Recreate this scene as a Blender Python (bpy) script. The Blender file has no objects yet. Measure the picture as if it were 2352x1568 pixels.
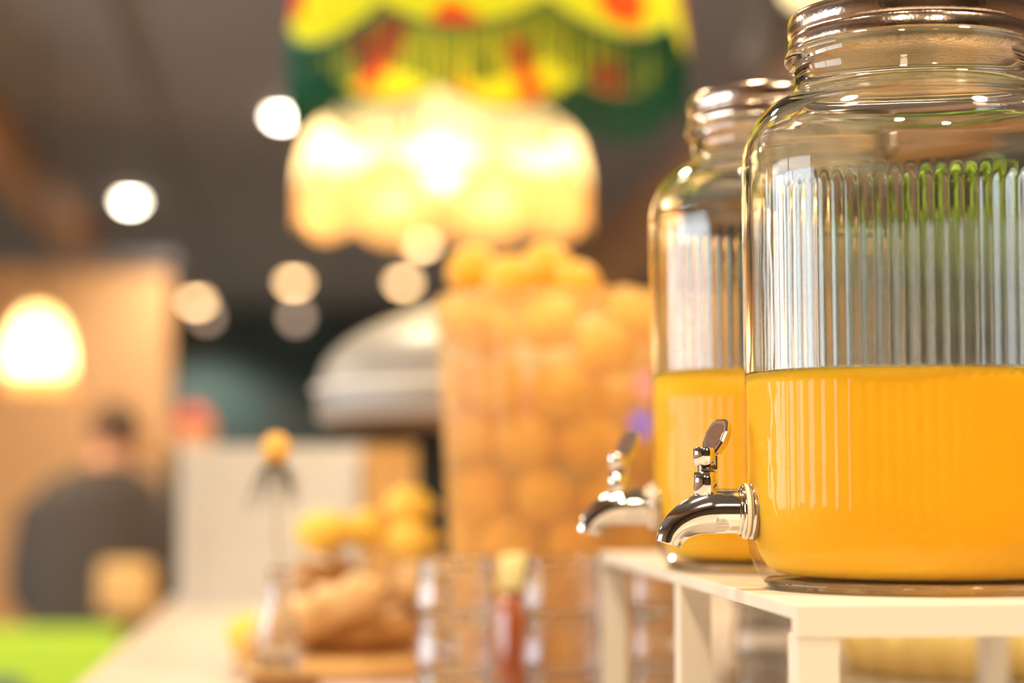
import bpy, bmesh, math, random
from mathutils import Vector, Matrix, Euler
random.seed(7)
PI = math.pi
S = bpy.context.scene
COL = S.collection

# ------------------------------------------------------------------ camera
FPX, H0 = 4600.0, 1108.0            # focal length in pixels, horizon row
CAM = Vector((0, 0, 1.12))
TH = math.atan((H0 - 784) / FPX)    # pitch up
PH = math.atan(0.1035)              # yaw against the room
FH = Vector((math.sin(PH), math.cos(PH), 0)); RT = Vector((math.cos(PH), -math.sin(PH), 0))
FW = FH * math.cos(TH) + Vector((0, 0, math.sin(TH)))
UP = -FH * math.sin(TH) + Vector((0, 0, math.cos(TH)))
cd = bpy.data.cameras.new('camera'); cam = bpy.data.objects.new('camera', cd); COL.objects.link(cam)
M3 = Matrix((RT, UP, -FW)).transposed()
cam.matrix_world = Matrix.Translation(CAM) @ M3.to_4x4()
cd.sensor_width = 36; cd.lens = FPX / 2352 * 36
cd.clip_start = 0.05; cd.clip_end = 100
cd.dof.use_dof = True; cd.dof.focus_distance = 1.085; cd.dof.aperture_fstop = 2.8
S.camera = cam

# ------------------------------------------------------------------ world and light
S.view_settings.view_transform = 'Standard'; S.view_settings.look = 'None'
S.view_settings.exposure = 0.0; S.view_settings.gamma = 1.0; S.view_settings.use_curve_mapping = False
w = bpy.data.worlds.new('world'); S.world = w; w.use_nodes = True
bg = w.node_tree.nodes['Background']; bg.inputs[0].default_value = (0.85, 0.93, 1, 1); bg.inputs[1].default_value = 2.0
cy = S.cycles
cy.max_bounces = 14; cy.diffuse_bounces = 4; cy.glossy_bounces = 6; cy.transmission_bounces = 12
cy.transparent_max_bounces = 32; cy.sample_clamp_indirect = 12.0; cy.sample_clamp_direct = 0.0
cy.blur_glossy = 0.3; cy.use_denoising = True
CEIL = 2.6
def area(name, loc, target, size, power, col, size_y=None, shape='DISK'):
    l = bpy.data.lights.new(name, 'AREA'); l.energy = power; l.color = col
    l.shape = shape; l.size = size
    if size_y: l.size_y = size_y
    o = bpy.data.objects.new(name, l); COL.objects.link(o); o.location = loc
    o.rotation_euler = (Vector(target) - Vector(loc)).to_track_quat('-Z', 'Y').to_euler()
    return o
WARM = (1.0, 0.80, 0.54)
# unseen ceiling lamps over the buffet, plus added ones (their housings are built further down)
LAMPS = [((0.95, 0.55, CEIL - .05), 0.22, 26), ((-0.45, -0.5, CEIL - .05), 0.22, 40), ((0.9, 2.6, CEIL - .05), 0.22, 26), ((-0.35, 3.0, CEIL - .05), 0.22, 22),
         ((0.1, 5.4, CEIL - .05), 0.22, 45), ((-2.5, 4.6, CEIL - .05), 0.22, 60), ((2.7, 4.6, CEIL - .05), 0.22, 60), ((0.5, -1.2, CEIL - .05), 0.22, 34), ((-0.3, 1.15, CEIL - .05), 0.22, 22)]  # side lamps added to lift the ceiling, last one to brighten the vase
for k, (p, s, e) in enumerate(LAMPS):
    area('ceiling_light_%d_offscreen' % (k + 1), p, (p[0], p[1], 0), s, e, WARM)
# daylight through the big left window
for k, wy in enumerate((2.2, 5.4)):
    area('window_left_%d_offscreen' % (k + 1), (-3.66, wy, 1.5), (3, wy, 1.3), 2.8, 75, (0.86, 0.94, 1.0), 1.15, 'RECTANGLE')

# ------------------------------------------------------------------ pixel helpers
def ray(px, py): return FW + RT * ((px - 1176) / FPX) + UP * ((784 - py) / FPX)
def W(px, py, D):
    r = ray(px, py); return CAM + r * (D / r.dot(FH))
def Wz(px, py, z):
    r = ray(px, py); return CAM + r * ((z - CAM.z) / r.z)
def G(px, D, z):
    p = W(px, H0, D); return Vector((p.x, p.y, z))
def zat(py, D): return CAM.z + (H0 - py) / FPX * D

# ------------------------------------------------------------------ materials
def mat(name, col=(.8, .8, .8), rough=.5, metal=0, spec=.5, sss=0, sssr=(1, .4, .1), ssss=.01, trans=0, ior=1.45,
        coat=0, emit=None, estr=0, noise=None, bump=0, bscale=40, wave=None):
    m = bpy.data.materials.new(name); m.use_nodes = True
    nt = m.node_tree; b = nt.nodes['Principled BSDF']
    b.inputs['Base Color'].default_value = (*col, 1); b.inputs['Roughness'].default_value = rough
    b.inputs['Metallic'].default_value = metal; b.inputs['IOR'].default_value = ior
    b.inputs['Specular IOR Level'].default_value = spec
    b.inputs['Transmission Weight'].default_value = trans
    b.inputs['Coat Weight'].default_value = coat; b.inputs['Coat Roughness'].default_value = .03
    if sss:
        b.inputs['Subsurface Weight'].default_value = sss
        b.inputs['Subsurface Radius'].default_value = sssr; b.inputs['Subsurface Scale'].default_value = ssss
    if emit:
        b.inputs['Emission Color'].default_value = (*emit, 1); b.inputs['Emission Strength'].default_value = estr
    tc = nt.nodes.new('ShaderNodeTexCoord')
    if noise:                                   # (second colour, scale, low, high)
        n = nt.nodes.new('ShaderNodeTexNoise'); n.inputs['Scale'].default_value = noise[1]; n.inputs['Detail'].default_value = 4
        nt.links.new(tc.outputs['Object'], n.inputs['Vector'])
        r = nt.nodes.new('ShaderNodeValToRGB')
        r.color_ramp.elements[0].position = noise[2]; r.color_ramp.elements[1].position = noise[3]
        r.color_ramp.elements[0].color = (*col, 1); r.color_ramp.elements[1].color = (*noise[0], 1)
        nt.links.new(n.outputs['Fac'], r.inputs[0]); nt.links.new(r.outputs[0], b.inputs['Base Color'])
    if bump:
        n2 = nt.nodes.new('ShaderNodeTexNoise'); n2.inputs['Scale'].default_value = bscale
        nt.links.new(tc.outputs['Object'], n2.inputs['Vector'])
        bp = nt.nodes.new('ShaderNodeBump'); bp.inputs['Strength'].default_value = bump; bp.inputs['Distance'].default_value = .01
        nt.links.new(n2.outputs['Fac'], bp.inputs['Height']); nt.links.new(bp.outputs[0], b.inputs['Normal'])
    return m

def glass(name, tint=(1, 1, 1), ior=1.5, clear=0.0, bump=0, bscale=30, rough=0.0, stretch=1.0):
    """clear = share that lets light straight through (thin wall)"""
    m = bpy.data.materials.new(name); m.use_nodes = True; nt = m.node_tree
    for n in list(nt.nodes): nt.nodes.remove(n)
    out = nt.nodes.new('ShaderNodeOutputMaterial')
    g = nt.nodes.new('ShaderNodeBsdfGlass'); g.inputs['Color'].default_value = (*tint, 1)
    g.inputs['IOR'].default_value = ior; g.inputs['Roughness'].default_value = rough
    if bump:
        tc = nt.nodes.new('ShaderNodeTexCoord'); mp = nt.nodes.new('ShaderNodeMapping')
        mp.inputs['Scale'].default_value = (1, 1, stretch)
        n2 = nt.nodes.new('ShaderNodeTexNoise'); n2.inputs['Scale'].default_value = bscale
        nt.links.new(tc.outputs['Object'], mp.inputs[0]); nt.links.new(mp.outputs[0], n2.inputs['Vector'])
        bp = nt.nodes.new('ShaderNodeBump'); bp.inputs['Strength'].default_value = bump; bp.inputs['Distance'].default_value = .005
        nt.links.new(n2.outputs['Fac'], bp.inputs['Height']); nt.links.new(bp.outputs[0], g.inputs['Normal'])
    if clear:
        t = nt.nodes.new('ShaderNodeBsdfTransparent'); t.inputs[0].default_value = (*tint, 1)
        mx = nt.nodes.new('ShaderNodeMixShader'); mx.inputs[0].default_value = clear
        nt.links.new(g.outputs[0], mx.inputs[1]); nt.links.new(t.outputs[0], mx.inputs[2]); nt.links.new(mx.outputs[0], out.inputs[0])
    else: nt.links.new(g.outputs[0], out.inputs[0])
    return m

def frosted(m, col, fac):
    nt = m.node_tree; out = next(n for n in nt.nodes if n.type == 'OUTPUT_MATERIAL'); src = out.inputs[0].links[0].from_socket
    d = nt.nodes.new('ShaderNodeBsdfDiffuse'); t = nt.nodes.new('ShaderNodeBsdfTranslucent'); a = nt.nodes.new('ShaderNodeMixShader'); b = nt.nodes.new('ShaderNodeMixShader')
    d.inputs[0].default_value = (*col, 1); t.inputs[0].default_value = (*col, 1); a.inputs[0].default_value = .5; b.inputs[0].default_value = fac
    nt.links.new(d.outputs[0], a.inputs[1]); nt.links.new(t.outputs[0], a.inputs[2]); nt.links.new(src, b.inputs[1]); nt.links.new(a.outputs[0], b.inputs[2]); nt.links.new(b.outputs[0], out.inputs[0])
    return m

def thin_glass(name, tint=(1, 1, 1), boost=1.0, rough=.02, bump=0, bscale=60, stretch=1.0):
    m = bpy.data.materials.new(name); m.use_nodes = True; nt = m.node_tree
    for n in list(nt.nodes): nt.nodes.remove(n)
    out = nt.nodes.new('ShaderNodeOutputMaterial'); t = nt.nodes.new('ShaderNodeBsdfTransparent'); t.inputs[0].default_value = (*tint, 1)
    g = nt.nodes.new('ShaderNodeBsdfGlossy'); g.inputs['Roughness'].default_value = rough
    f = nt.nodes.new('ShaderNodeFresnel'); f.inputs['IOR'].default_value = 1.5
    mt = nt.nodes.new('ShaderNodeMath'); mt.operation = 'MULTIPLY'; mt.inputs[1].default_value = boost; mt.use_clamp = True
    mx = nt.nodes.new('ShaderNodeMixShader')
    if bump:
        tc = nt.nodes.new('ShaderNodeTexCoord'); mp = nt.nodes.new('ShaderNodeMapping'); mp.inputs['Scale'].default_value = (1, 1, stretch)
        n2 = nt.nodes.new('ShaderNodeTexNoise'); n2.inputs['Scale'].default_value = bscale
        nt.links.new(tc.outputs['Object'], mp.inputs[0]); nt.links.new(mp.outputs[0], n2.inputs['Vector'])
        bp = nt.nodes.new('ShaderNodeBump'); bp.inputs['Strength'].default_value = bump; bp.inputs['Distance'].default_value = .004
        nt.links.new(n2.outputs['Fac'], bp.inputs['Height']); nt.links.new(bp.outputs[0], g.inputs['Normal']); nt.links.new(bp.outputs[0], f.inputs['Normal'])
    nt.links.new(f.outputs[0], mt.inputs[0]); nt.links.new(mt.outputs[0], mx.inputs[0])
    nt.links.new(t.outputs[0], mx.inputs[1]); nt.links.new(g.outputs[0], mx.inputs[2]); nt.links.new(mx.outputs[0], out.inputs[0])
    return m

def fabric(name, col, trans=.6, spots=None):
    """lampshade cloth: diffuse and translucent, optional printed flowers (colour, scale, threshold)"""
    m = bpy.data.materials.new(name); m.use_nodes = True; nt = m.node_tree
    for n in list(nt.nodes): nt.nodes.remove(n)
    out = nt.nodes.new('ShaderNodeOutputMaterial'); d = nt.nodes.new('ShaderNodeBsdfDiffuse'); t = nt.nodes.new('ShaderNodeBsdfTranslucent')
    mx = nt.nodes.new('ShaderNodeMixShader'); mx.inputs[0].default_value = trans
    d.inputs[0].default_value = (*col, 1); t.inputs[0].default_value = (*col, 1)
    if spots:
        tc = nt.nodes.new('ShaderNodeTexCoord'); n = nt.nodes.new('ShaderNodeTexNoise'); n.inputs['Scale'].default_value = spots[1]
        n.inputs['Detail'].default_value = 1
        r = nt.nodes.new('ShaderNodeValToRGB'); e = r.color_ramp.elements
        e[0].position = spots[2]; e[0].color = (*col, 1); e[1].position = spots[2] + .05; e[1].color = (*spots[0], 1)
        nt.links.new(tc.outputs['Object'], n.inputs['Vector']); nt.links.new(n.outputs['Fac'], r.inputs[0])
        nt.links.new(r.outputs[0], d.inputs[0]); nt.links.new(r.outputs[0], t.inputs[0])
    nt.links.new(d.outputs[0], mx.inputs[1]); nt.links.new(t.outputs[0], mx.inputs[2]); nt.links.new(mx.outputs[0], out.inputs[0])
    return m

M = dict(
    ceiling=mat('ceiling_paint', (.21, .20, .21), .7, noise=((.24, .225, .23), 1.2, .3, .7)),
    beam=mat('beam_wood', (.72, .40, .20), .6, noise=((.52, .28, .14), 6, .3, .7)),
    floor=mat('floor_boards', (.42, .39, .36), .5, noise=((.36, .33, .3), 3, .3, .7)),
    teal=mat('teal_wall', (.042, .083, .085), .6, noise=((.075, .062, .06), 1.1, .45, .6)),
    greywall=mat('grey_pillar', (.16, .14, .125), .6),
    beige=mat('beige_wall', (.74, .42, .19), .7, noise=((.78, .46, .22), 2, .3, .7)),
    plaster=mat('plaster', (.70, .58, .45), .8),
    darkwall=mat('dark_brown_wall', (.10, .065, .045), .7),
    brownwall=mat('brown_wall', (.42, .27, .17), .7),
    counter=mat('countertop_cream', (.63, .55, .49), .35),
    counterbase=mat('counter_front', (.35, .22, .13), .5, noise=((.28, .17, .1), 5, .3, .7)),
    riser=mat('riser_white', (.82, .76, .67), .35, bump=.03, bscale=180),
    glass=glass('jar_glass', (.985, .995, .985), 1.48, bump=.06, bscale=26, stretch=.35),
    skin_glass=thin_glass('wet_glass', (1, 1, 1), .42, .03, bump=.12, bscale=70, stretch=.5),
    juice=mat('orange_juice', (1.0, .55, .018), .5, sss=.45, sssr=(1, .5, .06), ssss=.03, spec=.2, noise=((1.0, .51, .012), 7, .35, .65)),
    steel=mat('polished_steel', (.80, .76, .71), .09, 1),
    brushed=mat('brushed_steel', (.76, .60, .49), .17, 1, bump=.04, bscale=300),
    rubber=mat('clear_gasket', (.80, .70, .55), .25, spec=.5, trans=.4),
    white_washer=mat('white_washer', (.88, .82, .74), .4),
    dark_steel=mat('dark_steel', (.30, .25, .20), .3, 1),
    vaseglass=frosted(glass('vase_glass', (1, .96, .87), 1.33, clear=.5, rough=.08), (1, .88, .48), .21),
    tumbler=glass('tumbler_glass', (.99, .99, 1), 1.48, clear=.14),
    orange=mat('orange_peel', (1.0, .47, .03), .45, sss=.3, sssr=(1, .5, .1), ssss=.01, bump=.15, bscale=260, noise=((1.0, .55, .06), 12, .3, .7)),
    stemgreen=mat('orange_stem', (.16, .22, .04), .7),
    violet=mat('violet_glow', (.42, .28, .95), .5), pink=mat('pink_glow', (.95, .45, .42), .5),  # blurred glows of light put into plain colour
    acrylic=mat('cream_hood', (.36, .33, .30), .35, sss=.0), hoodin=mat('hood_lining', (.45, .30, .18), .4),
    slat=mat('white_slat', (.64, .62, .62), .6, noise=((.60, .57, .56), 5, .35, .65)),
    tanwood=mat('tan_wood', (.62, .36, .13), .55, noise=((.50, .27, .09), 9, .3, .7)),
    board=mat('board_wood', (.85, .52, .20), .5, noise=((.72, .40, .13), 10, .3, .7)),
    block=mat('dark_block', (.33, .15, .06), .5, noise=((.24, .1, .04), 14, .3, .7)),
    crust=mat('bread_crust', (.34, .15, .04), .75, bump=.4, bscale=60, noise=((.66, .38, .15), 17, .45, .68)),
    crust2=mat('bread_pale', (.80, .52, .25), .75, bump=.4, bscale=60, noise=((.52, .27, .09), 15, .5, .7)),
    crumb=mat('bread_score', (.93, .76, .5), .9),
    lemon=mat('lemon_peel', (1.0, .62, .06), .45, bump=.15, bscale=200, noise=((1.0, .70, .14), 9, .3, .7)),
    petal=mat('orange_petal', (.95, .42, .06), .7, noise=((1, .6, .15), 90, .4, .6)),
    wisp=mat('dark_wisp', (.09, .07, .05), .7), stem=mat('pale_stem', (.45, .36, .26), .7),
    amber=mat('amber_drink', (.36, .075, .008), .15, spec=.6, coat=.8), cork=mat('pale_cork', (.86, .70, .30), .7),
    slate=mat('grey_tray', (.36, .29, .22), .6, noise=((.30, .24, .18), 20, .3, .7), bump=.1, bscale=90),
    yellowdish=mat('yellow_dish', (1.0, .78, .30), .35),
    clay=mat('beige_pot', (.36, .27, .17), .8, bump=.3, bscale=40), soil=mat('soil', (.07, .05, .03), .95),
    leaf=mat('leaf_green', (.26, .42, .03), .45, noise=((.34, .45, .05), 8, .3, .7)),
    shadegreen=fabric('floral_cloth', (.66, .70, .04), .55, ((.70, .10, .03), 10, .57)),
    fringegreen=fabric('green_fringe', (.03, .13, .085), .40),
    trimgreen=mat('green_braid', (.03, .14, .09), .8),
    shadecream=fabric('cream_cloth', (.98, .86, .62), .62), fringecream=fabric('cream_fringe', (.97, .72, .38), .55),
    trimcream=mat('cream_braid', (.85, .66, .38), .8),
    brass=mat('brass', (.6, .42, .18), .35, 1), cord=mat('black_cord', (.03, .028, .025), .6),
    white=mat('white_paint', (.85, .82, .76), .4),
    charcoal=mat('charcoal_knit', (.085, .068, .060), .9, bump=.2, bscale=120), trousers=mat('dark_trousers', (.05, .05, .06), .9),
    skin=mat('skin', (.72, .36, .22), .55, sss=.15, ssss=.02), hair=mat('dark_hair', (.11, .06, .035), .7, bump=.5, bscale=80),
    lime=mat('lime_upholstery', (.52, .80, .06), .8, bump=.1, bscale=70), navy=mat('navy_fabric', (.045, .05, .16), .8),
    tan=mat('tan_leather', (.88, .52, .18), .55), red=mat('red_glaze', (.75, .10, .03), .5),
    peach=mat('peach_glaze', (.95, .62, .36), .5),
    pane=thin_glass('window_pane', (1, 1, 1)),
)
def emis(name, col, s): return mat(name, (.9, .9, .9), .5, emit=col, estr=s)

# ------------------------------------------------------------------ mesh helpers
def smooth(me):
    for p in me.polygons: p.use_smooth = True
def add(name, bm, material, parent=None, loc=(0, 0, 0), rot=(0, 0, 0), sm=True, mats=None):
    me = bpy.data.meshes.new(name)
    bmesh.ops.recalc_face_normals(bm, faces=bm.faces[:]); bm.to_mesh(me); bm.free()
    for m in (mats or [material]): me.materials.append(m)
    if sm: smooth(me)
    o = bpy.data.objects.new(name, me); COL.objects.link(o); o.location = loc; o.rotation_euler = rot
    if parent: o.parent = parent
    return o
def copy(o, parent=None, loc=None):
    c = o.copy(); COL.objects.link(c)
    if parent: c.parent = parent
    if loc is not None: c.location = loc
    return c
def copy_tree(o, parent=None):
    c = copy(o, parent)
    for k in ('label', 'category', 'group'):
        if k in o.keys(): c[k] = o[k]
    for ch in list(o.children): copy_tree(ch, c)
    return c
def empty(name, loc=(0, 0, 0), rz=0):
    o = bpy.data.objects.new(name, None); COL.objects.link(o); o.location = loc; o.rotation_euler = (0, 0, rz); o.empty_display_size = .05
    return o
def tag(o, label, cat, group=None):
    o['label'] = label; o['category'] = cat
    if group: o['group'] = group
    return o
def struct(o): o['kind'] = 'structure'; return o
def bx(bm, x0, x1, y0, y1, z0, z1, bev=0, mi=0):
    r = bmesh.ops.create_cube(bm, size=1)
    for v in r['verts']: v.co = Vector(((x0 + x1) / 2 + v.co.x * (x1 - x0), (y0 + y1) / 2 + v.co.y * (y1 - y0), (z0 + z1) / 2 + v.co.z * (z1 - z0)))
    fs = {f for v in r['verts'] for f in v.link_faces}
    for f in fs: f.material_index = mi
    if bev:
        es = list({e for f in fs for e in f.edges})
        bmesh.ops.bevel(bm, geom=es, offset=bev, segments=2, affect='EDGES', profile=.6)
def box(name, x0, x1, y0, y1, z0, z1, material, parent=None, bev=0, loc=(0, 0, 0), rot=(0, 0, 0)):
    bm = bmesh.new(); bx(bm, x0, x1, y0, y1, z0, z1, bev); return add(name, bm, material, parent, loc, rot, sm=False)
def rings(bm, rows, closed=True, cap0=False, cap1=False, mi=0):
    """rows: list of lists of Vectors, same length, joined into a skin"""
    vs = [[bm.verts.new(p) for p in r] for r in rows]; n = len(vs[0]); fs = []
    for a, b in zip(vs, vs[1:]):
        for i in range(n if closed else n - 1):
            j = (i + 1) % n
            f = bm.faces.new((a[i], a[j], b[j], b[i])); f.material_index = mi; fs.append(f)
    if cap0: f = bm.faces.new(vs[0][::-1]); f.material_index = mi
    if cap1: f = bm.faces.new(vs[-1]); f.material_index = mi
    return vs
def lathe(bm, prof, n=48, mod=None, cap0=True, cap1=True, mi=0):
    rows = []
    for r, z in prof:
        rows.append([Vector((math.cos(2 * PI * i / n), math.sin(2 * PI * i / n), 0)) * (max(r, 1e-5) + (mod(2 * PI * i / n, r, z) if mod else 0)) + Vector((0, 0, z)) for i in range(n)])
    return rings(bm, rows, True, cap0, cap1, mi)
def tube(bm, pts, rad, n=12, cap=True, mi=0):
    pts = [Vector(p) for p in pts]; rad = rad if isinstance(rad, (list, tuple)) else [rad] * len(pts); rows = []
    t0 = (pts[1] - pts[0]).normalized(); ref = Vector((0, 1, 0)) if abs(t0.y) < .9 else Vector((1, 0, 0))
    for i, p in enumerate(pts):
        t = (pts[min(i + 1, len(pts) - 1)] - pts[max(i - 1, 0)]).normalized()
        u = (ref - t * ref.dot(t)).normalized(); v = t.cross(u); ref = u
        rows.append([p + (u * math.cos(2 * PI * k / n) + v * math.sin(2 * PI * k / n)) * rad[i] for k in range(n)])
    rings(bm, rows, True, cap, cap, mi)
def spline(P, n=8):
    P = [Vector(p) for p in P]; out = []
    for i in range(len(P) - 1):
        a, b, c, d = P[max(i - 1, 0)], P[i], P[i + 1], P[min(i + 2, len(P) - 1)]
        for k in range(n):
            t = k / n
            out.append(.5 * ((2 * b) + (c - a) * t + (2 * a - 5 * b + 4 * c - d) * t * t + (-a + 3 * b - 3 * c + d) * t ** 3))
    out.append(P[-1]); return out
def ell(bm, c, r, seg=20, rg=12, mi=0):
    res = bmesh.ops.create_uvsphere(bm, u_segments=seg, v_segments=rg, radius=1)
    for v in res['verts']: v.co = Vector((c[0] + v.co.x * r[0], c[1] + v.co.y * r[1], c[2] + v.co.z * r[2]))
    return res['verts']

# ------------------------------------------------------------------ the room
YB = 17.0
struct(box('floor', -3.5, 4.5, -3, YB, -.1, 0, M['floor']))
struct(box('ceiling', -3.5, 4.5, -3, YB, CEIL, CEIL + .1, M['ceiling']))
wb = struct(box('wall_back', -3.5, 4.5, YB, YB + .12, 0, CEIL, M['teal']))
box('pillar', 0, .62, 0, .12, 0, CEIL, M['greywall'], wb, loc=(W(1385, 700, YB).x, YB - .12, 0))
struct(box('wall_right', 4.5, 4.62, -3, YB, 0, CEIL, M['brownwall']))
struct(box('wall_front', -3.5, 4.5, -3.12, -3, 0, CEIL, M['darkwall']))
bm = bmesh.new()
bx(bm, -3.62, -3.5, -3, YB, 0, .92); bx(bm, -3.62, -3.5, -3, YB, 2.08, CEIL)
for y0, y1 in ((-3, .8), (3.6, 4.0), (6.8, YB)): bx(bm, -3.62, -3.5, y0, y1, .92, 2.08)
struct(add('wall_left', bm, M['plaster'], sm=False))
for k, wy in enumerate((2.2, 5.4)):
    wn = struct(empty('window_%d' % (k + 1), (-3.56, wy, .92)))
    for y0 in (-1.4, -.03, 1.34): box('mullion', -.03, .03, y0, y0 + .06, 0, 1.16, M['white'], wn)
    for y0 in (-1.34, .03): box('pane', -.004, .004, y0, y0 + 1.31, .04, 1.12, M['pane'], wn)
    for z0 in (0, 1.12): box('rail', -.03, .03, -1.4, 1.4, z0, z0 + .04, M['white'], wn)
    box('sill', -.05, .12, -1.4, 1.4, -.03, 0, M['white'], wn)
# ceiling beams running with the counter
def beam(n, lat, y0, y1, hw, dep, m='beam'): struct(box('trim_%d' % n, lat - hw, lat + hw, y0, y1, CEIL - dep, CEIL, M[m]))
beam(1, -1.30, -3, 12.0, .10, .16, 'beam'); beam(2, 1.85, 2.0, YB, .16, .26)
struct(box('trim_3', -.66, -.60, -3, YB, CEIL - .03, CEIL, M['ceiling']))
struct(box('trim_4', -3.5, -1.40, 9.2, 9.4, CEIL - .14, CEIL, M['ceiling']))
# beige partition with the lamp in front
pr = W(385, 700, 8.3); ptop = zat(612, 8.3)
pw = struct(box('wall_divider', -3.5, pr.x, pr.y, pr.y + .14, 0, ptop, M['beige']))
struct(box('trim_5', -3.5, pr.x + .02, pr.y - .02, pr.y + .16, ptop, ptop + .05, M['ceiling']))

# ------------------------------------------------------------------ buffet counter
ZC = .92
e0 = Wz(180, 1568, ZC); e1 = Wz(400, 1370, ZC); cx0 = (e0.x + e1.x) / 2
ctr = tag(empty('buffet_counter', (0, 0, 0)), 'long cream topped buffet counter that carries the drink dispensers and crates', 'counter')
box('countertop', cx0, 1.25, .35, 4.3, ZC - .04, ZC, M['counter'], ctr, .006)
for i in range(6): box('front_panel', cx0 + .05, cx0 + .08, .42 + i * .64, .42 + i * .64 + .62, .1, ZC - .04, M['counterbase'], ctr, .004)
box('cabinet', cx0 + .08, 1.2, .42, 4.25, .08, ZC - .04, M['counterbase'], ctr)
box('plinth', cx0 + .14, 1.15, .5, 4.2, 0, .08, M['cord'], ctr)

# ------------------------------------------------------------------ white riser under the dispensers
ZR = CAM.z - .058
c0 = Wz(1828, 1388, ZR); c1 = Wz(1376, 1267, ZR)
dirv = (c1 - c0).normalized(); RZ = math.atan2(-dirv.x, dirv.y); L = (c1 - c0).length; Wd = .345
ris = tag(empty('serving_riser', (c0.x, c0.y, ZC), RZ), 'long low white riser table with square legs under the two juice dispensers', 'riser')
h = ZR - ZC; ls = .0205; seam = .205
box('top_panel', 0, Wd, .0105, seam - .0008, h - .0075, h, M['riser'], ris, .0012)
box('top_panel', 0, Wd, seam, L, h - .0075, h, M['riser'], ris, .0012)
box('apron', 0, Wd, -.0006, .0102, h - .0158, h, M['riser'], ris, .0008)
box('apron', ls * .1, Wd - ls * .1, L - .012, L - .0004, h - .0150, h - .0075, M['riser'], ris, .0008)
ym = (Wz(1548, 1316, ZR) - c0).length
for yy in (.0006, ym, L - ls):
    for xx in (.0006, Wd - ls - .0006):
        dz = .0075 if abs(yy - ym) < .01 else .015
        box('leg', xx, xx + ls, yy, yy + ls, 0, h - dz, M['riser'], ris, .001)

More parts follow.
